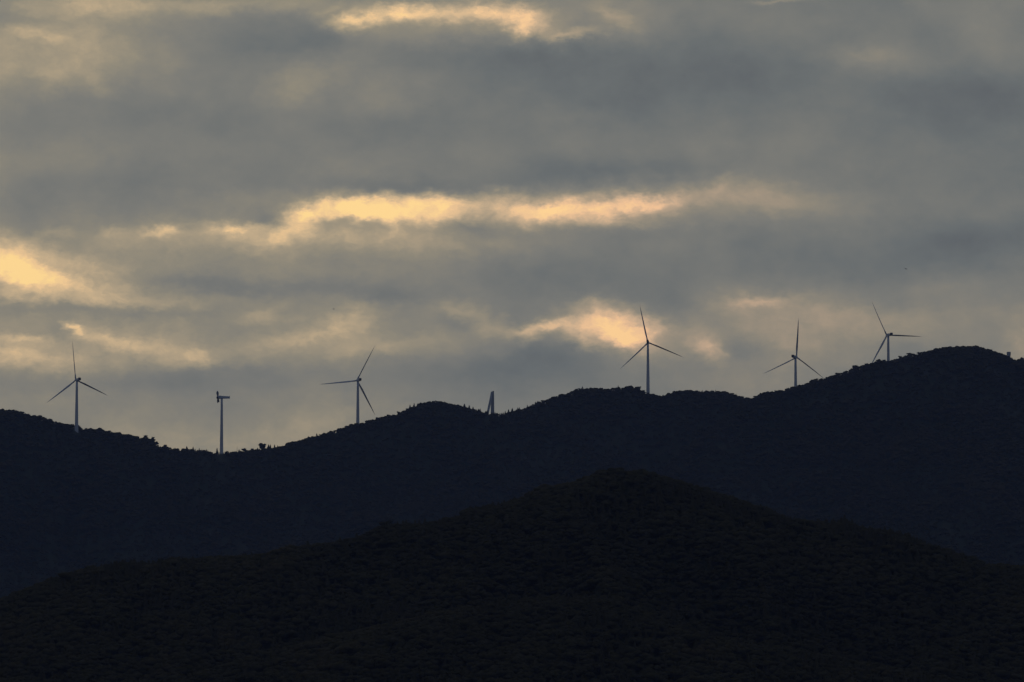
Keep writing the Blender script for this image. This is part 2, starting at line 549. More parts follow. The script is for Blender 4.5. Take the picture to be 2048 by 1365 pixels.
def turbine(px, hub_px, hub_py, hill, Lpx, yaw, theta, cone, label, ground_t=None, pitch=40, flex=(0, 0, 0)):
    """yaw: heading of the rotor axis in degrees right of straight-away; the hub sits upwind, beyond the tower"""
    psi = R(yaw)
    ax = Vector((math.sin(psi), math.cos(psi), 0))
    H = 85.0
    t = ground_t if ground_t is not None else 0.0
    if ground_t is None:                                   # walk back from the crest until a tower of this height ends on the ground
        for t in np.arange(2, 260, 1.0):
            p = hill.point(px, float(t))
            if at(hub_px, hub_py, p.y).z - (H + 1.9) >= p.z - 0.2: break
    base = hill.point(px, float(t))
    top = at(hub_px, hub_py, base.y + 4)
    H = top.z - base.z - 1.9
    L = Lpx * 1.025 * mpp(base.y) - 1.2
    root = empty('wind_turbine', base, -psi)               # local +Y = rotor axis
    tag(root, label, 'wind turbine', 'wind turbines along the ridge')
    bm_obj('tower', tower_mesh(H, 3.05, 1.72, 6.0), M_WHITE, root)
    bm = bmesh.new()
    z0 = H + 0.05
    rounded_prism(bm, [(-11.6, 1.6, z0 + 0.5, z0 + 3.7, 0.5), (-11.2, 1.8, z0 + 0.3, z0 + 3.9, 0.6), (-4.0, 2.0, z0, z0 + 4.1, 0.6), (1.8, 2.0, z0, z0 + 4.1, 0.6), (3.0, 1.6, z0 + 0.4, z0 + 3.6, 0.9)])
    nac = bm_obj('nacelle', bm, M_WHITE, root, False)
    bm = bmesh.new()
    rounded_prism(bm, [(-12.3, 1.9, z0 + 0.9, z0 + 4.7, 0.25), (-9.4, 1.9, z0 + 0.9, z0 + 4.7, 0.25)])
    bm_obj('cooler', bm, M_DARK, nac, False)
    for sx in (-0.9, 0.9):
        bm = bmesh.new()
        ring_tube(bm, [circle(0.09, z0 + 3.7, 6, (sx, -8.6)), circle(0.07, z0 + 6.4, 6, (sx, -8.6))])
        bm_obj('wind_vane', bm, M_DARK, nac, False)
    hubc = Vector((0, 4.6, H + 1.9))
    bm = bmesh.new()
    rings = []
    for y, r in ((-1.7, 1.35), (-1.5, 1.62), (0.6, 1.75), (1.6, 1.4), (2.4, 0.75), (2.75, 0.12)):
        rings.append([Vector((r * math.cos(a), y, r * math.sin(a))) + hubc for a in [i * 2 * math.pi / 20 for i in range(20)]])
    ring_tube(bm, rings)
    bm_obj('hub', bm, M_WHITE, root)
    tilt = Matrix.Rotation(R(5), 4, 'X')
    for k in range(3):
        b = bm_obj('blade', blade_bm(L, R(pitch), cone), M_BLADE, root)
        a = R(theta + 120 * k + flex[k])           # gravity and gusts flex the blades a few degrees
        # rotor angle is measured clockwise as the photograph shows it
        b.matrix_local = Matrix.Translation(hubc) @ tilt @ Matrix.Rotation(a, 4, 'Y') @ Matrix.Translation((0, 0, 1.2))
    return root, base


KEEP_FAR, KEEP_RIGHT = [], []
t1, b1 = turbine(153.0, 149.7, 760.5, H_FAR, 76, -29, -8, 0.0, 'white wind turbine at far left whose tower foot stands in front of the ridge', ground_t=-24)
t3, b3 = turbine(715.5, 714.5, 761.5, H_FAR, 78, -22, 26, 0.0, 'white wind turbine between the bladeless turbine and the narrow A-shaped pylon', flex=(1, 3, -3))
t4, b4 = turbine(1296.0, 1296.3, 685.5, H_FAR, 75.5, 4, -12, 0.0, 'white wind turbine facing straight on in front of the orange cloud gap', flex=(0, 5, -1))
t5, b5 = turbine(1591.5, 1592.7, 715, H_RIGHT, 76.5, 26, 7, -0.07, 'white wind turbine with one blade straight up and a blade tip touching the slope')
t6, b6 = turbine(1777.0, 1772.3, 671, H_RIGHT, 76.5, -24, -30, -0.05, 'white wind turbine standing highest on the right mountain, half its tower hidden by trees')

# the stopped turbine: side-on nacelle and three short torn blade roots
b2 = H_FAR.point(443.0, 0.0)
u = mpp(b2.y)
top2 = at(443, 798, b2.y).z
H2 = top2 - b2.z
root = empty('wind_turbine', b2, math.pi / 2)              # local +Y points to photo left
tag(root, 'broken wind turbine with torn blade stubs and a long side-on nacelle', 'wind turbine', 'wind turbines along the ridge')
bm_obj('tower', tower_mesh(H2, 2.95, 1.75, 6.0), M_WHITE, root)
bm = bmesh.new()
rounded_prism(bm, [(-13.3, 1.4, H2 + 0.4, H2 + 3.9, 0.4), (-12.8, 1.6, H2 + 0.3, H2 + 4.0, 0.5), (-1.5, 2.0, H2 + 0.02, H2 + 4.6, 0.6), (2.4, 2.0, H2 - 0.3, H2 + 5.1, 0.7), (4.2, 1.8, H2 - 0.2, H2 + 5.2, 1.0), (5.2, 1.4, H2 + 0.4, H2 + 4.6, 0.9)])
nac = bm_obj('nacelle', bm, M_WHITE, root, False)
bm = bmesh.new()
rounded_prism(bm, [(-13.6, 0.9, H2 + 3.9, H2 + 4.3, 0.1), (-11.8, 0.9, H2 + 3.9, H2 + 4.2, 0.1)])
ring_tube(bm, [circle(0.16, H2 + 3.6, 6, (0, -13.2)), circle(0.09, H2 + 5.6, 6, (0, -13.7))])
bm_obj('wind_vane', bm, M_DARK, nac, False)
hub2 = Vector((0, 6.6, H2 + 2.4))
bm = bmesh.new()
ring_tube(bm, [[Vector((r * math.cos(a), y, r * math.sin(a))) + hub2 for a in [i * 2 * math.pi / 20 for i in range(20)]] for y, r in ((-1.6, 1.5), (-1.4, 2.0), (0.6, 2.1), (1.5, 1.5), (2.0, 0.4))])
bm_obj('hub', bm, M_WHITE, root)
for k in range(3):
    rng = random.Random(40 + k)
    bm = bmesh.new()
    n = 14
    rings = []
    for j, (z, r) in enumerate(((0.8, 1.3), (3.0, 1.4), (5.5, 1.8), (7.4, 2.0))):
        rings.append([Vector((r * math.cos(i * 2 * math.pi / n) * (1 if j < 2 else 1.15), r * math.sin(i * 2 * math.pi / n), z)) for i in range(n)])
    rings.append([Vector((2.2 * math.cos(i * 2 * math.pi / n) * rng.uniform(0.8, 1.1), 1.9 * math.sin(i * 2 * math.pi / n) * rng.uniform(0.7, 1.1), rng.uniform(7.8, 11.2))) for i in range(n)])
    rings.append([Vector((0.6 * math.cos(i * 2 * math.pi / n), 0.6 * math.sin(i * 2 * math.pi / n), 7.5)) for i in range(n)])
    ring_tube(bm, rings)
    b = bm_obj('blade', bm, M_STUMP, root, False)
    tag(b, 'short torn stub of a broken blade')
    b.matrix_local = Matrix.Translation(hub2) @ Matrix.Rotation(R(-4), 4, 'X') @ Matrix.Rotation(R(22 + 120 * k), 4, 'Y')

# the narrow A-shaped pylon on the saddle: an upright dark shaft with a pale leg leaning against it
pb = H_FAR.point(985.0, 6.0)
Yp = pb.y


def lp(px, py, dy=0.0):
    v = at(px, py, Yp)
    return Vector((v.x - pb.x, dy, v.z - pb.z))


def prism(bm, pts, d0, d1):
    """outline given anticlockwise, extruded between two depths"""
    a = [bm.verts.new((p.x, d0, p.z)) for p in pts]
    b = [bm.verts.new((p.x, d1, p.z)) for p in pts]
    bm.faces.new(a)
    bm.faces.new(b[::-1])
    for i in range(len(a)):
        j = (i + 1) % len(a)
        bm.faces.new((a[j], a[i], b[i], b[j]))


root = empty('pylon', pb)
tag(root, 'narrow grey A-shaped pylon with a slanted top standing in the saddle of the ridge', 'pylon')
bm = bmesh.new()
prism(bm, [lp(981.2, 832), lp(988.7, 832), lp(988.4, 800), lp(988.0, 782), lp(985.6, 783.0), lp(983.6, 797), lp(981.8, 810)], -2.6, 2.6)
bmesh.ops.bevel(bm, geom=list(bm.edges), offset=0.25, segments=2, affect='EDGES')
bm_obj('shaft', bm, M_CONCD, root, False)
bm = bmesh.new()
prism(bm, [lp(972.6, 829), lp(977.2, 829), lp(984.6, 795), lp(986.2, 782.9), lp(981.8, 784.4), lp(979.5, 797)], -3.4, 1.6)
bmesh.ops.bevel(bm, geom=list(bm.edges), offset=0.25, segments=2, affect='EDGES')
bm_obj('leaning_leg', bm, M_CONC, root, False)

# the flared block behind the right shoulder
tb = H_RIGHT.point(2018.0, 70.0)
root = empty('water_tower', tb)
tag(root, 'small pale grey tower flaring wider to its flat top behind the far right shoulder', 'tower')
k = mpp(tb.y)
ztop = at(2018, 704.3, tb.y).z - tb.z
bm = bmesh.new()
w0, w1 = 3.1 * k, 4.0 * k
zs = [(-3.0, w0 * 0.96), (0.0, w0 * 0.96), (ztop - 9.0, w0), (ztop - 1.4, w1 * 0.97), (ztop - 1.4, w1 * 1.03), (ztop, w1 * 1.03), (ztop, w1 * 0.9), (ztop - 0.5, w1 * 0.88)]
ring_tube(bm, [circle(r, z, 28) for z, r in zs])
bm_obj('shell', bm, M_CONC, root, False)
bm = bmesh.new()
for i in range(9):
    a = i * 2 * math.pi / 9 + 0.2
    rings = []
    for z, r in ((0.2, w0 * 0.96), (ztop - 9.0, w0), (ztop - 1.6, w1 * 0.97)):
        c = Vector((math.cos(a), math.sin(a), 0)) * (r + 0.02)
        tx = Vector((-math.sin(a), math.cos(a), 0)) * 0.22
        rr = Vector((math.cos(a), math.sin(a), 0)) * 0.28
        rings.append([c - tx + Vector((0, 0, z)), c + tx + Vector((0, 0, z)), c + tx + rr + Vector((0, 0, z)), c - tx + rr + Vector((0, 0, z))])
    ring_tube(bm, rings)
bm_obj('rib', bm, M_CONCD, root, False)

KEEP_FAR = [(b1.x, b1.y, 11, 26), (b2.x, b2.y, 9, 55), (b3.x, b3.y, 8, 0), (b4.x, b4.y, 8, 12), (pb.x, pb.y, 9, 22)]
KEEP_RIGHT = [(b5.x, b5.y, 8, 0), (b6.x, b6.y, 8, 0), (tb.x, tb.y, 7, 0)]


# ------------------------------------------------------------------ woods
def conf_far(X, t):
    px = 1024 + X / 8000 * F
    return 0.10 + 0.4 * np.exp(-((px - 990) / 50) ** 2) + 0.2 * np.exp(-((px - 390) / 60) ** 2) + 0.12 * (fbm(X / 90, t / 90, 2) > 0.55)


def conf_right(X, t):
    return 0.05 + 0.10 * (fbm(X / 90 + 9, t / 90, 2) > 0.58)


def conf_near(X, t):
    px = 1024 + X / 3200 * F
    c = 0.07 + 0.40 * (fbm(X / 60 + 4, t / 60, 2) > 0.60)
    return np.clip(c + 0.5 * np.exp(-((px - 270) / 120) ** 2) * (t > -60) + 0.55 * np.exp(-((px - 1780) / 130) ** 2) * (t > -60), 0, 0.85)


plant('forest', 'dark blue wooded slope of the long far ridge below the turbines', H_FAR, -1000, 960, -840, 70, 8.6, FAR_T, (5.5, 11.0), (6.5, 11.5), conf_far, M_FAR, KEEP_FAR, seed=3)
plant('forest', 'dark wooded slope of the tallest mountain at the right', H_RIGHT, 230, 1000, -960, 70, 8.4, FAR_T, (5.5, 11.5), (6.5, 11.0), conf_right, M_FAR, KEEP_RIGHT, seed=4)
plant('forest', 'nearly black woodland covering the nearest rounded hill', H_NEAR, -500, 510, -430, 60, 5.0, NEAR_T, (5.6, 9.0), (7.0, 10.0), conf_near, M_NEAR, seed=5)
plant('forest', 'dark green woodland on the low shoulder at the bottom of the picture', H_SPUR, -450, 460, -260, 50, 4.9, NEAR_T, (5.6, 9.0), (7.0, 10.0), conf_near, M_NEAR, seed=6)


# ------------------------------------------------------------------ single trees one can tell apart
def tree_meshes(kind, seed):
    rng = np.random.default_rng(seed)
    S = Soup()
    if kind == 'conifer':
        V, Fc = conifer(seed, 9, 26, 0.028, 0.19)
        n = len(V) - 5
        keep = (Fc < n).all(1)
        S.add(V[:n], Fc[keep])
        lo, tw = 0.75, 0.020
    elif kind == 'flat':                                    # crown widening upwards to a flat, layered top on a stout stem
        for j in range(15):
            a, q = j * 2.4, (j + 0.5) / 15
            z = 0.34 + 0.52 * q
            r = (0.06 + 0.40 * q) * (0.45 + 0.55 * rng.random())
            C = np.array([r * math.cos(a), r * math.sin(a) * 0.8, z])
            rad = np.array([0.17, 0.17, 0.095]) * (0.75 + 0.45 * rng.random())
            S.add(C + ICO1[0] * (0.8 + 0.4 * rng.random((len(ICO1[0]), 1))) * rad, ICO1[1])
            leaves(S, rng, C, rad, 22, 0.030)
        lo, tw = 0.85, 0.045
    elif kind == 'snag':
        for j in range(5):
            C = np.array([0.0, 0.0, 0.35 + 0.13 * j])
            leaves(S, rng, C, np.array([0.06, 0.06, 0.03]), 5, 0.025)
        lo, tw = 0.99, 0.035
    else:                                                   # rounded, open crown
        for j in range(9):
            a, r = j * 2.4 + rng.random(), 0.30 * (j / 9) ** 0.6
            C = np.array([r * math.cos(a), r * math.sin(a), 0.30 + 0.50 * rng.random()])
            rad = np.array([0.17, 0.17, 0.14]) * (0.75 + 0.55 * rng.random())
            S.add(C + ICO1[0] * (0.75 + 0.4 * rng.random((len(ICO1[0]), 1))) * rad, ICO1[1])
            leaves(S, rng, C, rad, 40, 0.032)
        lo, tw = 0.7, 0.028
    V, Fc = S.get()
    crown = raw_mesh('crown', V, Fc, 3, np.full(len(V), 0.1 + 0.4 * rng.random()))
    bm = bmesh.new()
    bend = 0.03 * (rng.random(2) - 0.5)
    ring_tube(bm, [circle(tw * (1 - 0.8 * q) + 0.004, -0.12 + (lo + 0.12) * q, 8, (bend[0] * math.sin(3 * q), bend[1] * math.sin(3 * q))) for q in (0, 0.1, 0.3, 0.55, 0.8, 1.0)])
    if kind in ('flat', 'round'):                           # limbs
        for j in range(6):
            a = j * 1.9 + rng.random()
            z = 0.38 + 0.07 * j * (1 if kind == 'flat' else 0.7)
            e = Vector((0.34 * math.cos(a), 0.30 * math.sin(a), min(0.88, z + 0.26)))
            s0 = Vector((0, 0, z))
            d = (e - s0).normalized()
            p, q = d.orthogonal().normalized(), d.cross(d.orthogonal().normalized())
            ring_tube(bm, [[c + (p * math.cos(w * 1.0472) + q * math.sin(w * 1.0472)) * rr for w in range(6)] for c, rr in ((s0, 0.013), (s0.lerp(e, 0.5), 0.009), (e, 0.003))])
    me = bpy.data.meshes.new('trunk')
    bmesh.ops.recalc_face_normals(bm, faces=bm.faces)
    bm.to_mesh(me)
    bm.free()
    me.materials.append(M_BARK)
    crown.materials.append(M_FAR)
    return crown, me


TREES = {}


def single(kind, variant, px, top, hill, t, label, name, group=None, wide=1.0):
    """a tree standing at photo column px whose top reaches photo row top"""
    key = (kind, variant)
    if key not in TREES: TREES[key] = tree_meshes(kind, 300 + variant * 7 + len(kind))
    p = hill.point(px, t)
    h = max(3.0, at(px, top, p.y).z - p.z)
    o = empty(name, p, random.random() * 6.28)
    o.scale = (h * wide, h * wide, h)
    tag(o, label, 'tree', group)
    for nm, me in zip(('crown', 'trunk'), TREES[key]):
        c = bpy.data.objects.new(nm, me)
        COL.objects.link(c)
        c.parent = o
    return o


S1 = [
    ('flat', 1, 524.5, 886, H_FAR, -4, 'broad flat-topped tree right of the bladeless turbine, widest crown on the saddle', 'pine_tree', None, 1.5),
    ('conifer', 1, 434.0, 896, H_FAR, -8, 'slim dark conifer just left of the foot of the bladeless turbine', 'conifer_tree', None, 1.17),
    ('conifer', 2, 537.0, 888.5, H_FAR, -2, 'first slim conifer right of the broad flat-topped tree', 'conifer_tree', None, 1.17),
    ('conifer', 3, 540.6, 889, H_FAR, 4, 'second slim conifer right of the broad flat-topped tree', 'conifer_tree', None, 1.10),
    ('conifer', 1, 549.2, 889.5, H_FAR, 2, 'short conifer set a little apart, right of the two slim conifers', 'conifer_tree', None, 1.30),
    ('snag', 1, 474.3, 893.5, H_FAR, 2, 'thin bare dead trunk right of the bladeless turbine', 'dead_tree', None, 0.8),
    ('round', 1, 488.0, 896, H_FAR, -4, 'small bushy tree between the dead trunk and the flat-topped tree', 'broadleaf_tree', None, 1.3),
    ('round', 2, 505.0, 895.5, H_FAR, 0, 'low ragged tree touching the left side of the flat-topped tree', 'broadleaf_tree', None, 1.4),
    ('round', 2, 305.5, 872, H_FAR, 0, 'spiky open tree at the edge where the left ridge drops to the saddle', 'broadleaf_tree', None, 1.1),
    ('flat', 2, 291.0, 870, H_FAR, -3, 'spreading tree just left of the spiky open tree', 'broadleaf_tree', None, 0.9),
    ('round', 3, 171.4, 855, H_FAR, 2, 'small round tree just right of the leftmost turbine tower', 'broadleaf_tree', None, 1.1),
    ('conifer', 2, 373.5, 892.5, H_FAR, 2, 'pointed conifer halfway down between the left ridge and bladeless turbine', 'conifer_tree', None, 1.43),
    ('conifer', 3, 386.3, 893.5, H_FAR, 0, 'narrow conifer right of the halfway pointed conifer on the saddle', 'conifer_tree', None, 1.17),
    ('round', 1, 331.0, 888.5, H_FAR, 2, 'round treetop at the bottom of the steep drop of the left ridge', 'broadleaf_tree', None, 0.9),
    ('round', 3, 452.5, 901.5, H_FAR, 0, 'tiny shrubby tree just right of the foot of the bladeless turbine', 'broadleaf_tree', None, 1.2),
    ('flat', 1, 797.5, 822.5, H_FAR, 0, 'low flat-topped tree on the rise left of the rounded knoll', 'pine_tree', None, 0.9),
    ('conifer', 1, 820.0, 809.5, H_FAR, 0, 'lower of two conifers on the left side of the rounded knoll', 'conifer_tree', None, 1.30),
    ('conifer', 2, 828.3, 806.5, H_FAR, 0, 'upper of two conifers on the left side of the rounded knoll', 'conifer_tree', None, 1.17),
    ('conifer', 2, 928.8, 807.5, H_FAR, 0, 'tallest conifer on the slope left of the A-shaped pylon', 'conifer_tree', None, 1.62),
    ('conifer', 1, 938.3, 810.5, H_FAR, 1, 'second conifer down the slope left of the A-shaped pylon', 'conifer_tree', None, 1.49),
    ('conifer', 3, 946.0, 813.3, H_FAR, 0, 'third conifer down the slope left of the A-shaped pylon', 'conifer_tree', None, 1.30),
    ('conifer', 1, 956.3, 818, H_FAR, 2, 'fourth conifer down the slope left of the A-shaped pylon', 'conifer_tree', None, 1.17),
    ('conifer', 2, 960.4, 817.3, H_FAR, 0, 'conifer nearest the A-shaped pylon on its left', 'conifer_tree', None, 1.17),
    ('conifer', 3, 1006.2, 824.7, H_FAR, 0, 'conifer nearest the A-shaped pylon on its right', 'conifer_tree', None, 1.17),
    ('conifer', 1, 1010.4, 822, H_FAR, 2, 'second conifer up the slope right of the A-shaped pylon', 'conifer_tree', None, 1.17),
    ('conifer', 2, 1017.0, 818.5, H_FAR, 0, 'third conifer up the slope right of the A-shaped pylon', 'conifer_tree', None, 1.17),
    ('conifer', 3, 1024.5, 816.3, H_FAR, 1, 'fourth conifer up the slope right of the A-shaped pylon', 'conifer_tree', None, 1.43),
    ('conifer', 1, 1035.3, 815.3, H_FAR, 0, 'fifth conifer up the slope right of the A-shaped pylon', 'conifer_tree', None, 1.17),
    ('conifer', 2, 1038.6, 814.5, H_FAR, 2, 'topmost conifer of the row right of the A-shaped pylon', 'conifer_tree', None, 1.17),
    ('round', 2, 1262.5, 769.8, H_FAR, 0, 'ragged treetop highest on the ridge just left of the straight-on turbine', 'broadleaf_tree', None, 1.2),
    ('flat', 2, 1278.5, 772.5, H_FAR, -2, 'flat crown at the edge of the step left of the straight-on turbine', 'broadleaf_tree', None, 1.0),
    ('flat', 1, 1535.0, 782.5, H_RIGHT, 0, 'flat tree low on the left foot of the right mountain', 'pine_tree', None, 1.1),
    ('flat', 2, 1554.0, 780, H_RIGHT, 2, 'flat crown reaching left, below the turbine with an upright blade', 'pine_tree', None, 1.1),
    ('round', 1, 1633.0, 756.5, H_RIGHT, 0, 'knobbly treetop on the slope under the blade tip that touches it', 'broadleaf_tree', None, 1.3),
    ('round', 3, 1757.0, 717.5, H_RIGHT, -2, 'dense dark treetop just left of the half-hidden highest turbine', 'broadleaf_tree', None, 1.6),
    ('flat', 1, 1801.0, 711.5, H_RIGHT, 0, 'flat layered tree right of the half-hidden highest turbine', 'pine_tree', None, 1.2),
    ('flat', 2, 1839.0, 703.5, H_RIGHT, 0, 'flat spreading tree on the step below the right mountain top', 'pine_tree', None, 1.2),
    ('round', 2, 1927.0, 692.5, H_RIGHT, 0, 'small treetop standing out on the very top of the right mountain', 'broadleaf_tree', None, 1.1),
    ('flat', 1, 2044.0, 714.5, H_RIGHT, 0, 'umbrella-shaped tree at the far right edge beyond the flared tower', 'pine_tree', None, 1.0),
    ('conifer', 1, 986.0, 1003, H_NEAR, -14, 'tall dark conifer on the upper left slope of the nearest hill', 'conifer_tree', None, 1.56),
    ('conifer', 2, 1689.0, 1029, H_NEAR, -2, 'tall conifer breaking the right skyline of the nearest hill', 'conifer_tree', None, 1.43),
    ('round', 3, 772.0, 1037, H_NEAR, -2, 'round treetop marking the step on the left skyline of the nearest hill', 'broadleaf_tree', None, 1.4),
]
for a in S1: single(*a[:6], a[6], a[7], a[8], a[9])


# ------------------------------------------------------------------ birds, far out over the valley
def bird(px, py, Y, span, head, label, bank=0.0):
    o = empty('bird', at(px, py, Y), R(head))
    o.rotation_euler = (R(bank), R(bank * 0.6), R(head))
    tag(o, label, 'bird')
    bm = bmesh.new()
    rings = []
    for y, r in ((-0.30, 0.012), (-0.22, 0.05), (-0.05, 0.085), (0.10, 0.085), (0.20, 0.05), (0.25, 0.048), (0.30, 0.04), (0.36, 0.008)):
        rings.append([Vector((r * span * math.cos(a), y * span, r * span * 0.9 * math.sin(a))) for a in [i * 0.7854 for i in range(8)]])
    ring_tube(bm, rings)
    bm_obj('body', bm, M_BIRD, o)
    for s in (-1, 1):
        bm = bmesh.new()
        rings = []
        for f, ch, yo in ((0.04, 0.26, 0.02), (0.2, 0.24, 0.05), (0.32, 0.20, 0.04), (0.44, 0.12, -0.03), (0.5, 0.03, -0.10)):
            z = 0.10 * math.sin(f * 4.2) - 0.03
            rings.append([Vector((s * f * span, (yo + ch / 2 * cx) * span, (z + 0.012 * cz) * span)) for cx, cz in ((1, 0), (0.3, 1), (-1, 0), (0.3, -1))])
        ring_tube(bm, rings)
        bm_obj('wing', bm, M_BIRD, o, False)
    bm = bmesh.new()
    rings = [[Vector((cx * w * span, y * span, cz * 0.012 * span)) for cx, cz in ((1, 0), (0, 1), (-1, 0), (0, -1))] for y, w in ((-0.24, 0.04), (-0.36, 0.09), (-0.45, 0.12))]
    ring_tube(bm, rings)
    bm_obj('tail', bm, M_BIRD, o, False)
    return o


bird(1811.5, 538, 1900, 1.6, 20, 'dark bird gliding in the sky above the highest turbine at right', 28)
bird(667.5, 618.5, 2600, 1.4, -20, 'small bird in the sky above the turbine left of the A-shaped pylon', 24)
bird(864, 212.5, 3000, 1.2, 60, 'tiny bird high up in the grey cloud left of the centre')
bird(1368, 151, 3000, 1.2, -70, 'tiny bird high up in the grey cloud right of the centre')

# ------------------------------------------------------------------ haze
bm = bmesh.new()
bmesh.ops.create_cube(bm, size=1)
for v in bm.verts:
    v.co = Vector((v.co.x * 24000, v.co.y * 24000, -4.0 if v.co.z < 0 else 900.0))
M_HAZE = bpy.data.materials.new('haze_air')
M_HAZE.use_nodes = True
nt = M_HAZE.node_tree
nt.nodes.remove(nt.nodes['Principled BSDF'])
pv = nt.nodes.new('ShaderNodeVolumePrincipled')
pv.inputs['Color'].default_value = (0.36, 0.52, 1.0, 1)
pv.inputs['Density'].default_value = 2.1e-5
pv.inputs['Anisotropy'].default_value = 0.2
nt.links.new(pv.outputs[0], nt.nodes['Material Output'].inputs['Volume'])
hz = bm_obj('haze', bm, M_HAZE, None, False)
tag(hz, kind='stuff')
hz['label'] = 'thin bluish evening haze in the air over the valley and hills'

# ------------------------------------------------------------------ sky
SUN_AZ, SUN_EL = R(-9.0), R(6.5)           # the sun hides behind cloud, left of the frame
W = bpy.data.worlds.new('World')
sc.world = W
W.use_nodes = True
W.cycles.sampling_method = 'MANUAL'
W.cycles.sample_map_resolution = 512
W.node_tree.nodes.clear()
N = NT(W.node_tree)
tc = N.n('ShaderNodeTexCoord')
D = N.vec('NORMALIZE', tc.outputs['Generated'])
sep = N.n('ShaderNodeSeparateXYZ')
N.put(sep.inputs[0], D)
dx, dy, dz = sep.outputs
az = N.math('MULTIPLY', N.math('ARCTAN2', dx, dy), F)
el = N.math('MULTIPLY', N.math('ARCSINE', dz), F)
cmb = N.n('ShaderNodeCombineXYZ')
N.put(cmb.inputs[0], az)
N.put(cmb.inputs[1], el)
UV = cmb.outputs[0]                         # azimuth / elevation on the dome


def sky_at(px, py):
    x, y, z = ray(px, py)
    l = math.sqrt(x * x + y * y + z * z)
    return math.atan2(x, y) * F, math.asin(z / l) * F


# cloud edges are torn by noise: shift the lookup a little, more along the bands than across them
st = N.vec('MULTIPLY', UV, (1.0, 1.7, 1.0))
w1 = N.noise(st, 1 / 190.0, 6, 0.58)
w2 = N.noise(N.vec('ADD', st, (511.0, 77.0, 30.0)), 1 / 34.0, 5, 0.62)
sh = N.vec('ADD', N.vec('MULTIPLY', N.vec('SUBTRACT', w1.outputs['Color'], (0.5, 0.5, 0.5)), (90.0, 46.0, 0.0)),
           N.vec('MULTIPLY', N.vec('SUBTRACT', w2.outputs['Color'], (0.5, 0.5, 0.5)), (50.0, 36.0, 0.0)))
UW = N.vec('ADD', UV, sh)

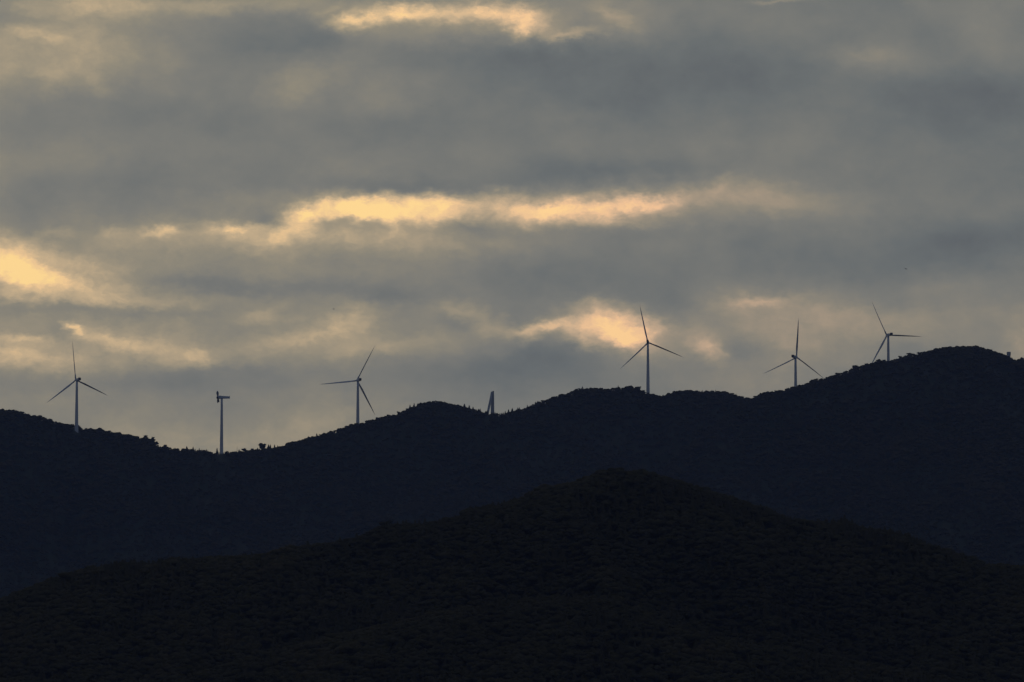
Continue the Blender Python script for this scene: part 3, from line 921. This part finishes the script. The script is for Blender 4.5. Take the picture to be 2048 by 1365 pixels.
BLOBS = [  # photo x, y, radius along, radius across, tilt, strength, hard edge
    # upper streak of thin cloud
    (815, 27, 66, 14, 2, .46, 0), (718, 42, 44, 10, 8, .34, 0), (700, 55, 34, 14, 0, .25, 0), (950, 26, 70, 17, 0, .36, 0), (1050, 44, 60, 20, -15, .42, 0), (1052, 62, 18, 14, 0, .22, 0),
    (1150, 70, 40, 9, 10, .22, 0), (1000, 30, 240, 34, 0, .16, 0), (1230, 32, 40, 14, -30, .16, 0), (1560, -2, 50, 5, 0, .15, 0),
    # middle band
    (690, 424, 92, 17, 4, .40, 1), (790, 422, 110, 23, 0, .46, 1), (880, 418, 66, 25, 0, .32, 0), (600, 434, 30, 14, 0, .34, 0), (1000, 412, 62, 22, 0, .26, 0), (1100, 424, 74, 19, 0, .54, 0),
    (1215, 418, 90, 19, 4, .47, 0), (1300, 408, 56, 14, 8, .33, 0), (1370, 398, 60, 13, 8, .08, 0), (1480, 392, 120, 34, -6, .14, 0), (1600, 412, 95, 20, -8, .11, 0), (1445, 375, 40, 14, 30, .07, 0),
    (470, 456, 55, 12, -4, .34, 0), (312, 464, 32, 9, 0, .26, 0), (222, 461, 20, 7, 0, .16, 0), (105, 467, 34, 8, 0, .10, 0), (420, 474, 220, 18, 2, .11, 0), (580, 462, 56, 22, 25, .24, 0), (790, 456, 16, 18, 0, .16, 0),
    (690, 472, 220, 22, 0, .13, 0), (830, 485, 170, 18, 0, .10, 0), (1180, 445, 200, 14, 4, .10, 0), (900, 395, 500, 20, 2, .10, 0),
    # left glow
    (8, 534, 62, 30, -14, .72, 0), (80, 558, 58, 16, -10, .38, 0), (60, 590, 150, 18, 0, .12, 0), (170, 560, 100, 32, -8, .16, 0), (290, 600, 170, 14, 0, .10, 0), (60, 500, 120, 18, -12, .20, 0),
    # lower left
    (36, 677, 46, 9, -8, .26, 0), (140, 661, 18, 8, -20, .36, 0), (70, 718, 120, 18, -4, .22, 0), (10, 700, 70, 20, 0, .10, 0), (220, 682, 80, 13, -10, .19, 0), (320, 702, 100, 22, -14, .16, 0), (395, 716, 26, 18, 0, .20, 0),
    # middle lower
    (700, 640, 50, 24, 14, .22, 0), (600, 682, 110, 18, 8, .18, 0), (720, 700, 90, 18, 10, .14, 0), (520, 632, 50, 14, 0, .16, 0), (930, 625, 60, 14, -10, .14, 0), (985, 655, 40, 14, 0, .18, 0), (900, 690, 140, 20, 0, .10, 0),
    # break behind the straight-on turbine
    (1214, 660, 68, 28, -4, .58, 1), (1190, 615, 46, 18, 0, .26, 0), (1090, 654, 48, 10, 8, .42, 0), (1058, 672, 24, 12, 0, .20, 0), (1255, 684, 40, 14, -25, .28, 0), (1300, 670, 80, 40, 0, .13, 0), (1418, 702, 30, 17, -20, .32, 0), (1390, 680, 60, 26, 0, .11, 0),
    # right
    (1515, 606, 52, 10, -6, .19, 0), (1610, 622, 130, 28, -8, .14, 0), (1530, 655, 120, 30, -20, .14, 0), (1790, 640, 140, 30, 0, .12, 0), (2050, 680, 30, 60, 0, .13, 0), (1900, 570, 120, 18, 4, .06, 0),
    # upper left veil
    (70, 66, 40, 13, 0, .13, 0), (95, 83, 24, 9, 0, .13, 0), (160, 85, 120, 44, -10, .17, 0), (60, 20, 40, 18, 0, .06, 0), (5, 130, 34, 50, -20, .17, 0), (105, 150, 40, 24, 0, .16, 0), (185, 160, 30, 18, -40, .13, 0), (190, 15, 90, 22, 0, .20, 0), (420, 10, 260, 16, 0, .14, 0),
    (650, 140, 90, 26, 25, .11, 0), (770, 185, 60, 50, 0, .09, 0), (570, 172, 50, 24, 0, .07, 0), (880, 70, 120, 22, 0, .06, 0), (1110, 228, 70, 18, 0, .06, 0), (1720, 110, 70, 18, -4, .09, 0), (1800, 125, 110, 32, 0, .07, 0), (2000, 60, 70, 60, 0, .05, 0), (650, 28, 26, 8, 20, .12, 0),
    # warmth close to the hills
    (450, 885, 260, 40, 0, .09, 0), (640, 850, 80, 36, 15, .10, 0), (1450, 760, 120, 40, 0, .07, 0), (1900, 690, 300, 50, 0, .06, 0),
    # broad warm veil on the sun's side
    (200, 560, 420, 110, 0, .09, 0), (350, 690, 420, 60, 0, .06, 0), (1650, 430, 220, 50, -8, .05, 0), (720, 500, 320, 40, 0, .08, 0), (1700, 640, 300, 60, 0, .05, 0), (120, 110, 200, 80, 0, .04, 0),
    # thick cloud
    (55, 40, 60, 18, 0, -.08, 0), (560, 75, 130, 34, 0, -.12, 0), (300, 225, 220, 50, 0, -.07, 0), (250, 380, 220, 34, 4, -.10, 0), (1000, 112, 280, 34, 0, -.10, 0), (1150, 200, 300, 70, 0, -.07, 0), (1420, 150, 300, 60, 0, -.06, 0),
    (830, 376, 190, 15, 0, -.13, 0), (1240, 345, 220, 22, 0, -.09, 0), (1940, 210, 160, 60, 0, -.09, 0), (1950, 480, 170, 34, 0, -.09, 0), (1090, 560, 150, 36, 0, -.08, 0), (1340, 600, 60, 26, 0, -.08, 0), (790, 598, 60, 16, 0, -.10, 0),
    (370, 560, 90, 14, -4, -.10, 0), (560, 578, 160, 14, 0, -.09, 0), (180, 618, 200, 12, 0, -.12, 0), (110, 660, 16, 14, -30, -.10, 0), (1080, 715, 110, 30, 0, -.12, 0), (930, 650, 40, 12, 0, -.06, 0), (1150, 760, 160, 30, 0, -.05, 0),
    (1700, 520, 260, 40, 0, -.05, 0), (490, 745, 70, 12, 0, -.10, 0), (310, 765, 260, 20, 0, -.08, 0), (900, 760, 180, 40, 0, -.04, 0), (1500, 700, 60, 16, 20, -.05, 0), (760, 240, 120, 34, 0, -.05, 0), (950, 450, 26, 12, 0, -.10, 0), (540, 440, 40, 22, 30, -.12, 0),
]
t = None
base = N.math('MULTIPLY_ADD', az, -0.055 / 1024, 0.215)      # the sun's side is brighter
low = N.smooth(el, sky_at(1024, 430)[1], sky_at(1024, 900)[1])
base = N.math('ADD', base, N.math('MULTIPLY', low, 0.035))
n1 = N.noise(N.vec('ADD', N.vec('MULTIPLY', UV, (1.0, 1.35, 1.0)), (900.0, 300.0, 0.0)), 1 / 200.0, 7, 0.57)
base = N.math('ADD', base, N.math('MULTIPLY', N.math('SUBTRACT', n1.outputs['Fac'], 0.5), 0.28))
# the running sum rides in the third component, so that each bank of cloud is added to the ones before it
cz = N.n('ShaderNodeCombineXYZ')
N.put(cz.inputs[2], base)
run = N.vec('ADD', N.vec('MULTIPLY', UW, (1.0, 1.0, 0.0)), cz.outputs[0])
for bx, by, ra, rb, rot, amp, hard in BLOBS:
    u0, v0 = sky_at(bx, by)
    k = 1.3 if hard else 1.2
    if abs(rot) < 7:
        m = N.n('ShaderNodeVectorMath', operation='MULTIPLY_ADD')
        N.put(m.inputs[0], run)
        m.inputs[1].default_value = (1 / (ra * k), 1 / (rb * k), 0)
        m.inputs[2].default_value = (-u0 / (ra * k), -v0 / (rb * k), 0)
    else:
        m = N.n('ShaderNodeMapping', vector_type='TEXTURE')
        N.put(m.inputs[0], run)
        m.inputs[1].default_value = (u0, v0, 0)
        m.inputs[2].default_value = (0, 0, R(rot))
        m.inputs[3].default_value = (ra * k, rb * k, 1e7)
    r2 = N.vec('DOT_PRODUCT', m.outputs[0], m.outputs[0])
    if hard: r2 = N.math('POWER', r2, 1.7)
    add = N.n('ShaderNodeVectorMath', operation='SCALE')
    add.inputs[0].default_value = (0, 0, amp)
    N.put(add.inputs['Scale'], N.math('POWER', 0.3679, r2))
    run = N.vec('ADD', run, add.outputs[0])
sr = N.n('ShaderNodeSeparateXYZ')
N.put(sr.inputs[0], run)
acc = sr.outputs[2]
# fine torn texture, stronger where the cloud is thin and lit from behind
n2 = N.noise(N.vec('MULTIPLY', UW, (1.0, 1.25, 1.0)), 1 / 40.0, 6, 0.66)
acc = N.math('MULTIPLY_ADD', N.math('SUBTRACT', n2.outputs['Fac'], 0.5), N.math('MAXIMUM', N.math('MULTIPLY_ADD', acc, 1.05, -0.20), 0.06), acc)
thin = N.math('MULTIPLY', acc, 1.0, clamp=True)
K = [(0.00, (88, 92, 95)), (0.12, (104, 108, 107)), (0.24, (122, 121, 114)), (0.36, (142, 135, 118)), (0.50, (167, 152, 126)), (0.66, (199, 174, 137)), (0.84, (237, 198, 146)), (1.0, (255, 216, 145))]
warm = N.ramp(thin, [(p, s2l(c)) for p, c in K])
K2 = [(p, (c[0], c[1] - max(0, (p - .3)) * 14, c[2] + max(0, (p - .3)) * 5)) for p, c in K]
pink = N.ramp(thin, [(p, s2l(c)) for p, c in K2])
cloud = N.mix(N.smooth(az, -400, 500), warm, pink)
# the rest of the dome: dull blue-grey overcast away from the sunset
west = N.smooth(dy, 0.55, 0.97)
nb = N.noise(D, 3.0, 5, 0.55)
over = N.ramp(nb.outputs['Fac'], [(0.3, (0.080, 0.098, 0.150)), (0.7, (0.150, 0.172, 0.235))])
lift = N.math('MULTIPLY_ADD', N.math('MAXIMUM', dz, 0.0), 0.55, 0.46)   # an overcast dome is brightest overhead
over = N.vec('SCALE', over)
N.put(over.node.inputs['Scale'], lift)
cloud = N.mix(west, over, cloud)
sky = N.n('ShaderNodeTexSky', sky_type='NISHITA', sun_disc=False)
sky.sun_elevation = SUN_EL
sky.sun_rotation = SUN_AZ
sky.air_density, sky.dust_density, sky.ozone_density = 1.0, 1.0, 1.5
bg1 = N.n('ShaderNodeBackground')
N.put(bg1.inputs[0], sky.outputs[0])
bg1.inputs[1].default_value = 0.05
bg2 = N.n('ShaderNodeBackground')
N.put(bg2.inputs[0], cloud)
bg2.inputs[1].default_value = 1.16
cover = N.math('MAXIMUM', west, N.smooth(nb.outputs['Fac'], 0.30, 0.55))
mx = N.n('ShaderNodeMixShader')
N.put(mx.inputs[0], cover)
N.t.links.new(bg1.outputs[0], mx.inputs[1])
N.t.links.new(bg2.outputs[0], mx.inputs[2])
out = N.n('ShaderNodeOutputWorld')
N.t.links.new(mx.outputs[0], out.inputs[0])

sl = bpy.data.lights.new('sun', 'SUN')
sl.energy = 0.25
sl.angle = R(14)
sl.color = (1.0, 0.80, 0.55)
so = bpy.data.objects.new('sun', sl)
COL.objects.link(so)
so.rotation_euler = Vector((-math.sin(SUN_AZ) * math.cos(SUN_EL), -math.cos(SUN_AZ) * math.cos(SUN_EL), -math.sin(SUN_EL))).to_track_quat('-Z', 'Y').to_euler()

# ------------------------------------------------------------------ camera
cd = bpy.data.cameras.new('camera')
cd.sensor_width = 36
cd.lens = 18 / math.tan(R(5.9956))
cd.clip_start, cd.clip_end = 1.0, 60000
co = bpy.data.objects.new('camera', cd)
COL.objects.link(co)
co.location = (0, 0, EYE)
co.rotation_euler = (math.pi / 2 + PITCH, 0, 0)
sc.camera = co

sc.view_settings.view_transform = 'Standard'
sc.view_settings.look = 'None'
sc.view_settings.exposure = 0
sc.view_settings.gamma = 1
sc.cycles.use_denoising = True
sc.cycles.max_bounces = 3
sc.cycles.diffuse_bounces = 1
sc.cycles.glossy_bounces = 1
sc.cycles.volume_bounces = 0
sc.cycles.sample_clamp_indirect = 3
